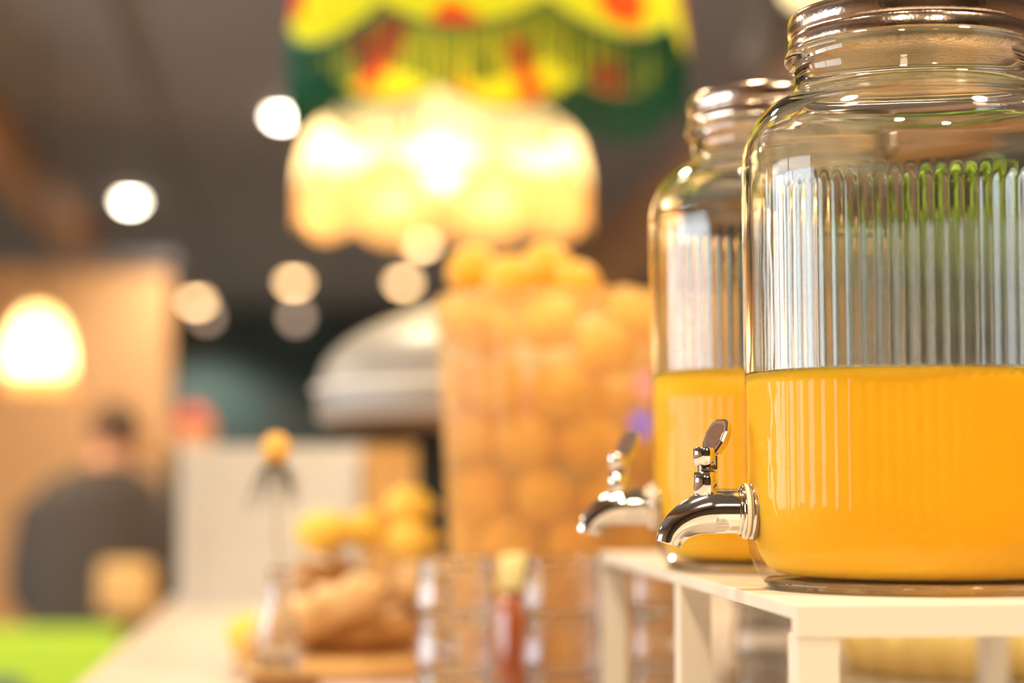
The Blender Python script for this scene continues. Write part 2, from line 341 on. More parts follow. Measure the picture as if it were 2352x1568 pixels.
# ------------------------------------------------------------------ drink dispensers
NR = 78; SEG = NR * 8
RB = .0956
def build_dispenser(level, spig_rot):
    """local frame: origin at the base centre, spigot towards -x; level = juice height"""
    def ribmod(top, bot):
        def f(a, r, z):
            d = abs((a - PI + PI) % (2 * PI) - PI)          # angle from the spigot side
            k = max(0, min(1, (d - .46) / .05)) if True else 0
            u = max(0, min(1, (z - bot) / .006)) * max(0, min(1, (top - z) / .006))
            s = abs(math.cos(a * NR / 2)) ** .85
            return k * math.sqrt(u) * (.0008 * s - .0005)
        return f
    RT0, RB0 = .2165, .034
    # outer silhouette (radius, height)
    low = [(.080, .0012), (.085, .004), (.0895, .010), (.0925, .018), (.0938, .026), (.0942, .033), (.0943, .0345), (.0944, .036), (.0945, .0375), (.0946, .039), (.0947, .041)]
    mid = [(.0947 + .0009 * (z - .041) / .18, z) for z in [.05, .07, .09, .11, .13, .15, .17, .19, .203, .208, .2105, .2125, .214, .2155, .217, .2235, .2305]]
    sh = [(.0955, .233), (.0950, .239), (.0938, .245), (.0915, .2515), (.0880, .2580), (.0835, .2635), (.0780, .2680), (.0720, .2710), (.0680, .2728), (.0664, .2750), (.0660, .279), (.0660, .2835), (.0665, .2870), (.0685, .2895), (.0705, .2915), (.0712, .2940), (.0705, .2965), (.0690, .2980), (.0672, .2988), (.0665, .2990)]
    full = low + mid + sh
    mod = ribmod(RT0, RB0)
    root = empty('drink_dispenser')
    bm = bmesh.new()
    # upper closed wall (real glass)
    up = [(r, z) for r, z in full if z > level + .002]
    r_at = lambda z: next(a[0] + (b[0] - a[0]) * (z - a[1]) / (b[1] - a[1]) for a, b in zip(full, full[1:]) if a[1] <= z <= b[1])
    outer = [(r_at(level), level), (r_at(level + .0006), level + .0006), (r_at(level + .0014), level + .0014)] + up
    inner = [(.0625, .2990), (.0621, .2985), (.0620, .2900), (.0618, .2740), (.0640, .2695), (.0700, .2660), (.0770, .2628), (.0830, .2575), (.0872, .2510), (.0897, .2440), (.0908, .2360), (.0909, .220), (.0907, .19), (.0906, .165), (.0905, .14)]
    inner = [p for p in inner if p[1] > level + .004] + [(.0904, level + .0014), (.0904, level + .0006), (.0904, level)]
    rows = []
    for pr_ in (outer, inner):
        for r, z in pr_:
            rows.append([Vector((math.cos(2 * PI * i / SEG), math.sin(2 * PI * i / SEG), 0)) * (r + (mod(2 * PI * i / SEG, r, z) if pr_ is outer else 0)) + Vector((0, 0, z)) for i in range(SEG)])
    rows.append(rows[0])
    vs = rings(bm, rows)
    # lower skin over the juice
    lo = [(r, z) for r, z in full if z < level - .001] + [(r_at(level), level)]
    lathe(bm, lo, SEG, mod, False, False, 1)
    # thick base
    lathe(bm, [(.0795, .0002), (.0840, .0022), (.0852, .0040), (.0835, .0055), (.060, .0062), (.02, .0065)], 96, None, True, True, 0)
    bmesh.ops.remove_doubles(bm, verts=bm.verts[:], dist=1e-6)
    g = add('glass_body', bm, None, root, mats=[M['glass'], M['skin_glass']])
    # juice
    bm = bmesh.new()
    jp = [(.070, .0075), (.0780, .0090), (.0835, .0130), (.0878, .0205), (.0910, .031), (.0928, .041)] + [(r_at(z) - .0016, z) for z in [.05, .07, .09, .11, .13, .15, .17, .19] if z < level - .004] + [(r_at(level) - .0016, level - .0006), (.0915, level - .0012), (.06, level - .0012)]
    j = add('juice', bm_l(bm, jp), M['juice'], root)
    # lid
    bm = bmesh.new()
    lathe(bm, [(.0676, .2965), (.0688, .2962), (.0692, .2985), (.0690, .3030), (.0682, .3045), (.0677, .3056), (.0684, .3066), (.0690, .3080), (.0690, .3135), (.0684, .3165), (.0672, .3180), (.0650, .3186), (.060, .3178), (.02, .3178)], 128)
    add('lid', bm, M['brushed'], root)
    # spigot (points to -x), its own small frame
    zs = .0427
    pos = Vector((-.0920, 0, zs)); k = .95 / 4163
    def P(px, py): return (-(1742 - px) * k, 0, (1174 - py) * k)
    bm = bmesh.new()
    cl = spline([P(1704, 1175), P(1680, 1175), P(1645, 1176), P(1604, 1185), P(1568, 1205), P(1546, 1230), P(1537, 1254)], 6)
    rr = []
    for p in cl:
        u = (p[0] - cl[-1][0]) / (cl[0][0] - cl[-1][0]); rr.append((31 + (54 - 31) * min(1, max(0, u / .62)) ** .8) * k)
    tube(bm, cl, rr, 28, True)
    ob = [v for v in bm.verts]
    # outlet collar and body collar
    tube(bm, [P(1711, 1175), P(1702, 1175)], 56 * k, 32)
    tube(bm, [P(1628, 1160), P(1628, 1100), P(1628, 1082)], [32 * k, 28.5 * k, 28.5 * k], 28)
    sp = add('spigot', bm, M['steel'], root, loc=pos)
    bm = bmesh.new(); tube(bm, [P(1711, 1175), P(1718, 1175)], [60 * k, 66 * k], 36); tube(bm, [P(1742, 1175), P(1733, 1175), P(1730, 1175)], [69 * k, 67 * k, 60 * k], 36)
    add('flange', bm, M['steel'], sp)
    bm = bmesh.new(); tube(bm, [P(1718, 1175), P(1719, 1175), P(1727, 1175), P(1728, 1175)], [64 * k, 67 * k, 67 * k, 64 * k], 36)
    add('washer', bm, M['white_washer'], sp)
    bm = bmesh.new(); tube(bm, [P(1748, 1175), P(1744, 1175), P(1741, 1175)], [64 * k, 71 * k, 70 * k], 36)
    add('gasket', bm, M['dark_steel'], sp)
    bm = bmesh.new(); tube(bm, [P(1630, 1084), P(1630, 1066)], 21 * k, 24)
    add('stem', bm, M['dark_steel'], sp)
    bm = bmesh.new()
    tube(bm, [P(1627, 1066), P(1627, 1026), P(1627, 1022)], [29 * k, 29 * k, 26 * k], 28)
    # skirt that reaches down at the back
    bx(bm, -(1742 - 1640) * k, -(1742 - 1656) * k, -18 * k, 18 * k, (1174 - 1080) * k, (1174 - 1040) * k, .0008)
    hub = add('valve_cap', bm, M['steel'], sp)
    # paddle: thin plate leaning outward from the cap
    bm = bmesh.new()
    ol = [(-.30, 0), (-.44, .30), (-.46, .62), (-.34, .92), (-.20, 1), (.20, 1), (.34, .92), (.46, .62), (.44, .30), (.30, 0)]
    rows = []
    for t, s in ((-.5, .88), (-.36, 1), (.36, 1), (.5, .88)):
        rows.append([Vector((t * .0048, x * .0180 * s, .0005 + (.5 + (z - .5) * s) * .0205)) for x, z in ol])
    rings(bm, rows, True, True, True)
    # recessed face frame
    lv = add('lever', bm, M['steel'], sp, loc=P(1641, 1040), rot=(0, math.radians(27), math.radians(36)), sm=False)
    bm = bmesh.new()
    rings(bm, [[Vector((t, x * .0126, .0034 + z * .0145)) for x, z in ol] for t in (-.00255, .00255)], True, True, True)
    add('lever_face', bm, M['brushed'], lv, sm=False)
    root.rotation_euler = (0, 0, spig_rot)
    return root
def bm_l(bm, prof): lathe(bm, prof, 128); return bm

D1, D2 = 1.105, 1.343
j1 = G(1176 + .203 * FPX, D1, ZR); j2 = G(1824, D2, ZR)
SR = -PH + math.radians(3.5)                                     # spigot to the left of the view, a little forward
d1 = build_dispenser(zat(863, D1 * 1.01) - ZR, SR); d1.location = j1
tag(d1, 'ribbed glass juice dispenser with steel lid at the front corner of the white riser', 'drink dispenser', 'juice dispensers on the white riser')
d2 = build_dispenser(zat(862, D2 * 1.01) - ZR, SR); d2.location = j2
tag(d2, 'ribbed glass juice dispenser standing nearer the tumblers and vase of oranges', 'drink dispenser', 'juice dispensers on the white riser')

# ------------------------------------------------------------------ stacked tumblers
bm = bmesh.new()
hT = .0462
lathe(bm, [(.0290, hT), (.0305, hT - .0015), (.0312, hT - .006), (.0335, .012), (.0342, .005), (.0345, .002), (.0338, 0), (.0322, .001), (.0318, .006), (.0300, .020), (.0284, hT - .009), (.0262, hT - .0075)], 40, None, True, True)
tum0 = add('glass_tumbler', bm, M['tumbler'])
stacks = [(1048, 1.70, 'beside the bread'), (1290, 1.70, 'in front of the vase of oranges'), (1530, 1.76, 'behind the far riser leg'), (1768, 1.80, 'under the middle of the riser')]
first = True
for px, D, where in stacks:
    g = G(px, D, ZC)
    for k, word in enumerate(('lowest', 'middle', 'topmost')):
        o = tum0 if first else copy(tum0); first = False
        o.location = (g.x, g.y, ZC + k * (hT + .0002)); o.rotation_euler = (0, 0, random.random() * 6)
        tag(o, 'clear upturned glass tumbler, %s of the stack %s' % (word, where), 'tumbler', 'upturned tumblers stacked on the counter')

# amber bottle
g = G(1192, 1.80, ZC)
bt = tag(empty('amber_bottle', g), 'small bottle of dark amber drink with pale stopper between two tumbler stacks', 'bottle')
bm = bmesh.new(); lathe(bm, [(.018, 0), (.020, .003), (.0205, .010), (.0205, .085), (.018, .094), (.012, .100), (.0115, .108)], 32); add('body', bm, M['amber'], bt)
bm = bmesh.new(); lathe(bm, [(.0165, .104), (.0185, .106), (.0185, .128), (.0165, .134), (.008, .137)], 32); add('stopper', bm, M['cork'], bt)

# ------------------------------------------------------------------ glass vase of oranges
DV = 1.96
gv = G(1292, DV, ZC); VH = zat(690, DV) - ZC
va = tag(empty('glass_vase', gv), 'wide fluted clear glass vase filled with a heap of whole oranges', 'vase')
bm = bmesh.new(); flu = lambda a, r, z: .0026 * math.cos(a * 26) if z > .02 else 0
prof = [(.096, 0), (.100, .004), (.102, .02), (.106, .10), (.111, .20), (.117, .30), (.123, VH - .004), (.124, VH)]
lathe(bm, prof, 224, flu, True, False)
vs = [(.121, VH), (.119, VH - .01), (.113, .30), (.107, .20), (.102, .10), (.097, .022), (.09, .016)]
lathe(bm, vs, 112, None, False, True)
add('body', bm, M['vaseglass'], va)
bm = bmesh.new(); tube(bm, [(.1225 * math.cos(a), .1225 * math.sin(a), VH) for a in [2 * PI * i / 64 for i in range(65)]], .0026, 8, False); add('rim', bm, M['tumbler'], va)
# flat coloured discs on the glass, painting violet and pink glows of light
for nm, px, py, mm in (('glow_disc', 1462, 975, 'violet'), ('glow_disc', 1470, 886, 'pink')):
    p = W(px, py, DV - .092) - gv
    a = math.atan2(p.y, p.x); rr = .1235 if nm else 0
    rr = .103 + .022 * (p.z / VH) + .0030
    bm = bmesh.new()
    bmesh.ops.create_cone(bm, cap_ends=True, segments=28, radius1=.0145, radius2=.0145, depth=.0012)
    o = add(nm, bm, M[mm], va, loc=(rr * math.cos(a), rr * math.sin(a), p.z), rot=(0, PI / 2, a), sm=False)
# oranges
RO = .0272
bm = bmesh.new(); ell(bm, (0, 0, 0), (RO, RO, RO * .96), 24, 14)
org0 = add('orange', bm, M['orange'])
bm = bmesh.new(); lathe(bm, [(.004, RO * .955), (.0035, RO * .985), (.001, RO * 1.0)], 8); add('stem_end', bm, M['stemgreen'], org0)
spots = []
z = .018 + RO; layer = 0
while z < VH - .075:
    rin = .097 + (.113 - .097) * z / .30 - .0015
    n = int(PI / math.asin(min(1, RO * 1.01 / (rin - RO)))); off = (layer % 2) * PI / n
    for i in range(n):
        a = 2 * PI * i / n + off; spots.append(((rin - RO) * math.cos(a), (rin - RO) * math.sin(a), z))
    if layer == 5:
        for i in range(3): spots.append((.0325 * math.cos(2.1 * i + layer), .0325 * math.sin(2.1 * i + layer), z))
    z += RO * 1.72; layer += 1
spots = [q for q in spots if not (q[2] > VH - .105 and Vector(q).dot(RT) > .035)]
base_n = len(spots)
def heap(px, py, D):
    p = W(px, py, D) - gv; spots.append((p.x, p.y, p.z))
heap(1085, 645, DV + .01); heap(1255, 618, DV + .01); heap(1072, 718, DV - .03); heap(1165, 668, DV - .04); heap(1330, 690, DV - .035)
heap(1420, 742, DV - .03); heap(1482, 792, DV - .01); heap(1240, 745, DV - .058); heap(1120, 768, DV - .060); heap(1365, 775, DV - .055)
def inner_r(zz):
    pr_ = [(.022, .097), (.10, .102), (.20, .107), (.30, .113), (VH - .01, .119), (VH, .121)]
    for (z0, r0), (z1, r1) in zip(pr_, pr_[1:]):
        if zz <= z1: return r0 + (r1 - r0) * max(0, zz - z0) / (z1 - z0)
    return .121
Pn = [Vector(q) for q in spots]
for it in range(140):                               # let the oranges push each other apart inside the glass
    for a in range(len(Pn)):
        for b in range(a + 1, len(Pn)):
            dv = Pn[b] - Pn[a]
            if abs(dv.z) > 2.02 * RO: continue
            dl = dv.length
            if dl < 2.02 * RO:
                pu = dv * ((2.02 * RO - dl) / max(dl, 1e-6) / 2); Pn[a] -= pu; Pn[b] += pu
    for q in Pn:
        lim = inner_r(q.z) - RO - .001; rr = math.hypot(q.x, q.y)
        if rr > lim and q.z < VH + RO: q.x *= lim / rr; q.y *= lim / rr
        q.z = max(q.z, .018 + RO)
spots = [tuple(q) for q in Pn]
first = True
for i, (x, y, zz) in enumerate(spots):
    o = org0 if first else copy(org0)
    if not first:
        copy(org0.children[0], o)
    first = False
    o.location = gv + Vector((x, y, zz)); o.rotation_euler = (random.uniform(-1, 1), random.uniform(-1, 1), random.random() * 6)
    tag(o, 'whole ripe orange among those filling the fluted glass vase' if i < base_n else 'whole ripe orange heaped above the rim of the glass vase', 'orange',
        'oranges inside the vase' if i < base_n else 'oranges heaped on top of the vase')

# ------------------------------------------------------------------ domed serving hood behind the vase
DH = 2.42
gh = G(1200, DH, ZC); zr = zat(972, DH) - ZC
hd = tag(empty('domed_server', gh), 'cream domed serving hood raised on a post behind the vase of oranges', 'food warmer')
rh = 470 / FPX * DH
bm = bmesh.new()
op = [(rh * .985, zr), (rh, zr + .004), (rh * 1.005, zr + .036), (rh * .99, zr + .048)]
op += [(rh * .99 * math.cos(t), zr + .048 + .100 * math.sin(t)) for t in [PI / 2 * i / 14 for i in range(1, 15)]]
ip = [(max(r - .008, .0), zz - (.008 if i > 3 else 0)) for i, (r, zz) in enumerate(op)][::-1]
lathe(bm, op, 64, None, False, True); add('hood', bm, M['acrylic'], hd)
bm = bmesh.new(); lathe(bm, [(op[0][0], zr), (op[0][0] - .012, zr), (op[1][0] - .012, zr + .01)] + [(max(r - .012, .0005), zz - .012) for r, zz in op[2:]], 64, None, False, True); add('lining', bm, M['hoodin'], hd)
bm = bmesh.new(); tube(bm, [(rh * 1.008 * math.cos(a), rh * 1.008 * math.sin(a), zr + .040) for a in [2 * PI * i / 64 for i in range(65)]], .004, 8, False); add('band', bm, M['white'], hd)
bm = bmesh.new(); tube(bm, [(0, 0, .02), (0, 0, zr + .13)], .012, 16); add('post', bm, M['steel'], hd)
bm = bmesh.new(); lathe(bm, [(.13, 0), (.135, .004), (.135, .018), (.13, .022), (.02, .024)], 48); add('base', bm, M['steel'], hd)

# ------------------------------------------------------------------ white slatted crate and tan crate
DC = 3.22
def crate(name, label, px0, px1, ptop, D, dep, m, nslat, m2=None):
    a = G(px0, D, ZC); b = G(px1, D, ZC); wd = (b.x - a.x); hh = zat(ptop, D) - ZC
    r = tag(empty(name, (a.x, a.y, ZC)), label, 'crate', 'crates at the end of the counter')
    pt = .026
    for x in (0, wd - pt):
        for y in (0, dep - pt): box('corner_post', x, x + pt, y, y + pt, 0, hh, m2 or m, r, .002)
    sh_ = hh / nslat
    for i in range(nslat):
        z0 = i * sh_ + .0008; z1 = (i + 1) * sh_ - .0008
        box('slat', pt, wd - pt, .004, .012, z0, z1, m, r); box('slat', pt, wd - pt, dep - .012, dep - .004, z0, z1, m, r)
        for x in (.004, wd - .012): box('slat', x, x + .008, pt, dep - pt, z0, z1, m, r)
    box('bottom', .013, wd - .013, .013, dep - .013, .004, .012, m, r)
    return r
crate('slatted_crate', 'white painted crate of thin horizontal slats at the counter end', 412, 832, 1022, DC, .24, M['slat'], 16)
crate('slatted_crate', 'tan wooden crate standing against the white slatted crate', 838, 956, 1024, DC + .01, .20, M['tanwood'], 7)

# ------------------------------------------------------------------ bread on a board, lemons
gb = G(812, 2.16, ZC)
bd = tag(empty('serving_board', gb), 'round light wooden serving board under the bread and lemons', 'board')
bm = bmesh.new(); lathe(bm, [(.120, 0), (.125, .003), (.125, .017), (.121, .020), (.05, .020)], 56); add('disc', bm, M['board'], bd)
bm = bmesh.new(); tube(bm, [(.1255 * math.cos(a), .1255 * math.sin(a), .010) for a in [2 * PI * i / 56 for i in range(57)]], .003, 6, False); add('edge_band', bm, M['tanwood'], bd)
def on_board(u, v, zz): return gb + RT * u + FH * v + Vector((0, 0, zz))
def loaf(u_, v_, zz, ln, r, yaw, tilt, m, where):
    p = on_board(u_, v_, zz); px = u_ * 100; yaw = yaw - PH
    t = empty('bread_loaf', p); t.rotation_euler = (0, tilt, yaw)
    bm = bmesh.new(); rows = []; n = 22
    for i in range(n + 1):
        u = -1 + 2 * i / n; rr = r * (max(1e-4, 1 - abs(u) ** 2.6)) ** .5; lump = 1 + .07 * math.sin(u * 7 + px)
        rows.append([Vector((u * ln, math.cos(2 * PI * k / 20) * rr * lump, math.sin(2 * PI * k / 20) * rr * .82 * lump)) for k in range(20)])
    rings(bm, rows, True, True, True); add('crust', bm, m, t)
    for q in range(4):
        u = -.6 + q * .4; rr = r * (1 - abs(u) ** 2.6) ** .5
        bm = bmesh.new(); tube(bm, [(u * ln - .012 + .024 * s, (-.5 + s) * 1.3 * rr, .82 * rr * math.sqrt(max(.1, 1 - ((-.5 + s) * 1.3) ** 2)) + .0005) for s in [0, .25, .5, .75, 1]], [.001, .004, .005, .004, .001], 8)
        add('score_mark', bm, M['crumb'], t)
    tag(t, where, 'bread', 'bread heaped on the board')
loaf(.005, -.040, .0450, .075, .030, .0, 0, M['crust'], 'crusty brown loaf lying crosswise at the bottom of the bread heap')
loaf(.015, .030, .0450, .070, .030, .0, 0, M['crust'], 'crusty brown loaf lying behind the other crosswise loaf on the board')
loaf(-.030, -.102, .066, .080, .025, .0, -.40, M['crust2'], 'long pale floury loaf leaning across the bread heap')
loaf(.062, -.004, .0930, .056, .028, PI / 2 + .1, 0, M['crust2'], 'short pale loaf lying on the two crosswise loaves under the lemons')
loaf(-.030, -.004, .0970, .062, .033, PI / 2 - .12, 0, M['crust'], 'thick dark-baked loaf lying across the two crosswise loaves')
loaf(-.098, .010, .0420, .045, .024, PI / 2, 0, M['crust2'], 'small pale roll at the edge of the board near the bud vase')
bm = bmesh.new(); ell(bm, (0, 0, 0), (.026, .0215, .0215), 24, 14); ell(bm, (.0262, 0, 0), (.006, .006, .006), 10, 6); ell(bm, (-.0262, 0, 0), (.004, .004, .004), 10, 6)
lem0 = add('lemon', bm, M['lemon']); first = True
for u_, v_, zz, rz, lb in ((.062, -.026, .1385, .1, 'yellow lemon on the short pale loaf, under the crowning lemon'), (.064, .022, .1385, .0, 'yellow lemon at the back of the short pale loaf'), (.060, -.003, .1745, .2, 'yellow lemon crowning the bread heap'),
                         (-.033, -.030, .1475, .2, 'yellow lemon on the front end of the thick dark loaf'), (-.026, .020, .1475, .1, 'yellow lemon on the rear end of the thick dark loaf'), (.014, -.004, .1500, 1.5, 'yellow lemon wedged between the two upper loaves'), (-.104, -.062, .0420, 1.1, 'yellow lemon lying on the board below the small roll')):
    o = lem0 if first else copy(lem0); first = False
    o.location = on_board(u_, v_, zz); o.rotation_euler = (0, 0, rz - PH); tag(o, lb, 'lemon', 'lemons on the bread heap')

# ------------------------------------------------------------------ bud vase with an orange globe flower on a block
DF = 1.84
gf = G(658, DF, ZC); zt = zat(1532, DF) - ZC
wbk = tag(empty('wooden_block', gf), 'small dark brown wooden block under the bud vase', 'block')
box('block', -.031, .031, -.031, .031, 0, zt - .004, M['block'], wbk, .002); box('cap', -.033, .033, -.033, .033, zt - .004, zt, M['tanwood'], wbk, .001)
bv = tag(empty('bud_vase', gf + Vector((-.006, 0, zt))), 'slim clear glass bud vase on the dark wooden block', 'vase')
bm = bmesh.new(); lathe(bm, [(.016, 0), (.018, .003), (.019, .02), (.016, .045), (.009, .07), (.008, .085), (.011, .092), (.0095, .092), (.0065, .085), (.0075, .07), (.014, .045), (.0165, .02), (.014, .006)], 32); add('body', bm, M['tumbler'], bv)
fl = tag(empty('globe_flower', gf + Vector((-.006, 0, zt + .008))), 'dried orange globe flower with dark drooping wisps in the bud vase', 'flower')
ftop = zat(1032, DF) - (ZC + zt + .008)
hx = (W(634, 1032, DF) - gf).dot(RT) + .006
bm = bmesh.new(); tube(bm, spline([(0, 0, 0), (.001, 0, .08), (hx * .6, 0, ftop * .6), (hx, 0, ftop - .01)], 6), .0014, 8); add('stem', bm, M['stem'], fl)
bm = bmesh.new(); vv = ell(bm, (hx, 0, ftop), (.0125, .0125, .0135), 24, 16)
for i, v in enumerate(vv): v.co += (v.co - Vector((hx, 0, ftop))) * (.10 if i % 2 else -.04)
add('flower_head', bm, M['petal'], fl)
bm = bmesh.new()
for i in range(46):
    a = random.random() * 2 * PI; l_ = random.uniform(.02, .05); o_ = random.uniform(.010, .034)
    tube(bm, [(hx, 0, ftop - .010), (hx + o_ * .55 * math.cos(a), o_ * .55 * math.sin(a), ftop - .010 - l_ * .25), (hx + o_ * math.cos(a), o_ * math.sin(a), ftop - .010 - l_)], [.0006, .0005, .0002], 4)
o = add('wisps', bm, M['wisp'], fl); o['kind'] = 'stuff'

# ------------------------------------------------------------------ tray and fluted dish under the riser end
DT = 1.98
gt = G(2205, DT, ZC)
bm = bmesh.new(); lathe(bm, [(.215, 0), (.232, .004), (.236, .016), (.232, .019), (.226, .016), (.22, .013), (.05, .013)], 72)
tag(add('round_tray', bm, M['slate'], None, gt), 'round grey brown stoneware tray on the counter behind the riser legs', 'tray')
bm = bmesh.new()
fd = lambda a, r, z: .005 * math.cos(a * 20) if r > .09 else 0
lathe(bm, [(.098, 0), (.106, .003), (.116, .030), (.124, .062), (.121, .063), (.112, .030), (.102, .008), (.03, .007)], 240, fd)
tag(add('fluted_dish', bm, M['yellowdish'], None, gt + Vector((.0, .0, .0135))), 'pale yellow fluted round dish on the grey tray', 'dish')

# ------------------------------------------------------------------ leafy plant in a beige pot, seen through the front jar
DP = 2.75
gp = G(2280, DP, ZC)
pl = tag(empty('potted_plant', gp), 'leafy green plant in a tall beige pot behind the front juice dispenser', 'plant')
hp = zat(845, DP) - ZC
bm = bmesh.new(); lathe(bm, [(.09, 0), (.10, .006), (.125, hp * .6), (.13, hp - .02), (.137, hp - .018), (.137, hp), (.125, hp), (.12, hp - .03)], 48); add('pot', bm, M['clay'], pl)
bm = bmesh.new(); lathe(bm, [(.119, hp - .04), (.12, hp - .028), (.05, hp - .022)], 32); add('soil', bm, M['soil'], pl)
bm = bmesh.new(); rows = []
for i in range(9):
    u = i / 8; wv = .024 * math.sin(PI * min(1, u * .92 + .06)) ** .8
    rows.append([Vector((s * wv, u * .095, .006 * math.sin(PI * u) + abs(s) * .006)) for s in (-1, 0, 1)])
rings(bm, rows, False); leaf0 = add('leaf', bm, M['leaf'], pl)
bm = bmesh.new()
lf = 0
for i in range(26):
    a = i * 2.4; sp_ = .06 + .17 * random.random(); ht = .04 + .25 * random.random()
    pts = spline([(.02 * math.cos(a), .02 * math.sin(a), hp - .03), (.04 * math.cos(a), .04 * math.sin(a), hp + ht * .5), (sp_ * math.cos(a), sp_ * math.sin(a), hp + ht)], 5)
    tube(bm, pts, .0025, 6)
    for q in range(10):
        p = pts[3 + int(q * (len(pts) - 4) / 10)]
        o = leaf0 if lf == 0 else copy(leaf0, pl); lf += 1
        o.location = p; s = random.uniform(.9, 1.35); o.scale = (s, s, s)
        o.rotation_euler = (random.uniform(-.5, .9), random.uniform(-.5, .5), random.random() * 6.28)
add('stems', bm, M['stemgreen'], pl)

# ------------------------------------------------------------------ fringed pendant lamps
def fringed_lamp(name, label, c, R, Hh, nsc, dip, fl_len, mc, mf, mt, power, lcol, strands=340, rot=0, bulb=12, bz=.05):
    root = tag(empty(name, c, rot), label, 'lamp', 'fringed pendant lamps')
    lowz = lambda a: -dip * abs(math.sin(nsc * a / 2)) ** .8
    n = nsc * 16; bm = bmesh.new(); rows = []
    prof = [(1, 0), (1.0, .10), (.985, .22), (.95, .38), (.88, .55), (.74, .75), (.55, .90), (.32, 1)]
    for r, zz in prof:
        rows.append([Vector((math.cos(2 * PI * i / n) * R * r, math.sin(2 * PI * i / n) * R * r, zz * Hh + lowz(2 * PI * i / n) * max(0, 1 - zz / .4))) for i in range(n)])
    rings(bm, rows, True); add('shade', bm, mc, root)
    rim = [Vector((math.cos(2 * PI * i / n) * R, math.sin(2 * PI * i / n) * R, lowz(2 * PI * i / n))) for i in range(n + 1)]
    bm = bmesh.new(); tube(bm, rim, .0035, 6, False); add('braid', bm, mt, root)
    bm = bmesh.new()
    for i in range(strands):
        a = 2 * PI * (i + random.uniform(-.2, .2)) / strands; z0 = lowz(a); l_ = fl_len * random.uniform(.95, 1.03); wv = R * PI / strands * .95
        t = Vector((-math.sin(a), math.cos(a), 0)); c_ = Vector((math.cos(a), math.sin(a), 0)) * R; sw = random.uniform(-.004, .004)
        rows = [[c_ + t * (wv * math.cos(q) + sw * k) + Vector((math.cos(a), math.sin(a), 0)) * (.0012 * math.sin(q)) + Vector((0, 0, z0 - l_ * k)) for q in (0, 2.1, 4.2)] for k in (0, 1)]
        rings(bm, rows, True)
    o = add('fringe', bm, mf, root); o['kind'] = 'stuff'
    bm = bmesh.new(); lathe(bm, [(.33 * R, Hh), (.33 * R, Hh + .012), (.05, Hh + .03), (.012, Hh + .05)], 32); add('gallery', bm, M['brass'], root)
    bm = bmesh.new(); tube(bm, [(0, 0, bz + .10), (0, 0, Hh + .05)], .016, 16); add('socket', bm, M['brass'], root)
    bm = bmesh.new(); tube(bm, [(0, 0, Hh + .04), (0, 0, CEIL - c[2])], .004, 8); add('cable', bm, M['cord'], root)
    bm = bmesh.new(); lathe(bm, [(.004, bz - .048), (.022, bz - .042), (.036, bz - .02), (.038, bz), (.030, bz + .03), (.016, bz + .06), (.015, bz + .10)], 24); add('bulb', bm, emis('bulb_' + name, lcol, bulb), root)
    for k in range(3):
        a = k * 2.094 + .4
        l = bpy.data.lights.new('bulb_light', 'POINT'); l.energy = power / 3; l.color = lcol; l.shadow_soft_size = .05
        lo = bpy.data.objects.new('bulb_light', l); COL.objects.link(lo); lo.parent = root; lo.location = (.11 * R / .25 * math.cos(a), .11 * R / .25 * math.sin(a), bz)
    return root
DG = 2.72
fringed_lamp('fringed_pendant', 'large pendant lamp with yellow-green floral shade and dark green fringe', G(1120, DG, zat(93, DG)), .272, .24, 8, .036, .072,
             M['shadegreen'], M['fringegreen'], M['trimgreen'], 2.4, (1, .86, .55), 460, rot=.18, bulb=3, bz=.13)
DK = 3.35
fringed_lamp('fringed_pendant', 'glowing cream scalloped pendant lamp hanging behind the green one', G(1015, DK, zat(395, DK)), .245, .135, 9, .030, .068,
             M['shadecream'], M['fringecream'], M['trimcream'], 9.5, (1, .76, .42), 420, rot=.1, bulb=8, bz=.02)
DL = 6.6
fringed_lamp('fringed_pendant', 'small glowing cream lamp before the beige wall above the seated person', G(82, DL, zat(850, DL)), .105, .20, 7, .02, .05,
             M['shadecream'], M['fringecream'], M['trimcream'], 9, (1, .76, .42), 160, bulb=10, bz=.04)
# yellow globe pendant and white track spot above the jars
DY = 3.6
gy = W(1868, -45, DY)
yl = tag(empty('globe_pendant', gy), 'yellow globe pendant lamp hanging above the far jar', 'lamp')
bm = bmesh.new(); ell(bm, (0, 0, 0), (.062, .062, .058), 28, 18); add('globe', bm, emis('yellow_globe', (1, .72, .12), 1.1), yl)
bm = bmesh.new(); lathe(bm, [(.020, .055), (.022, .062), (.018, .085), (.006, .095)], 20); add('cap', bm, M['brass'], yl)
bm = bmesh.new(); tube(bm, [(0, 0, .09), (0, 0, CEIL - gy.z)], .003, 8); add('cable', bm, M['cord'], yl)
ts = W(1765, 90, 4.4)
tr = tag(empty('track_spot', ts), 'pale cylindrical ceiling spotlight tilted down beside the yellow globe', 'spotlight')
a0 = W(1790, 10, 4.4) - ts; a1 = W(1742, 150, 4.4) - ts
bm = bmesh.new(); tube(bm, [a0, a0 * .9 + a1 * .1, a1 * .9 + a0 * .1, a1], [.025, .036, .040, .036], 24); add('head', bm, M['greywall'], tr)
bm = bmesh.new(); tube(bm, [(0, 0, 0), (0, .0, CEIL - ts.z)], .008, 10); add('arm', bm, M['greywall'], tr)

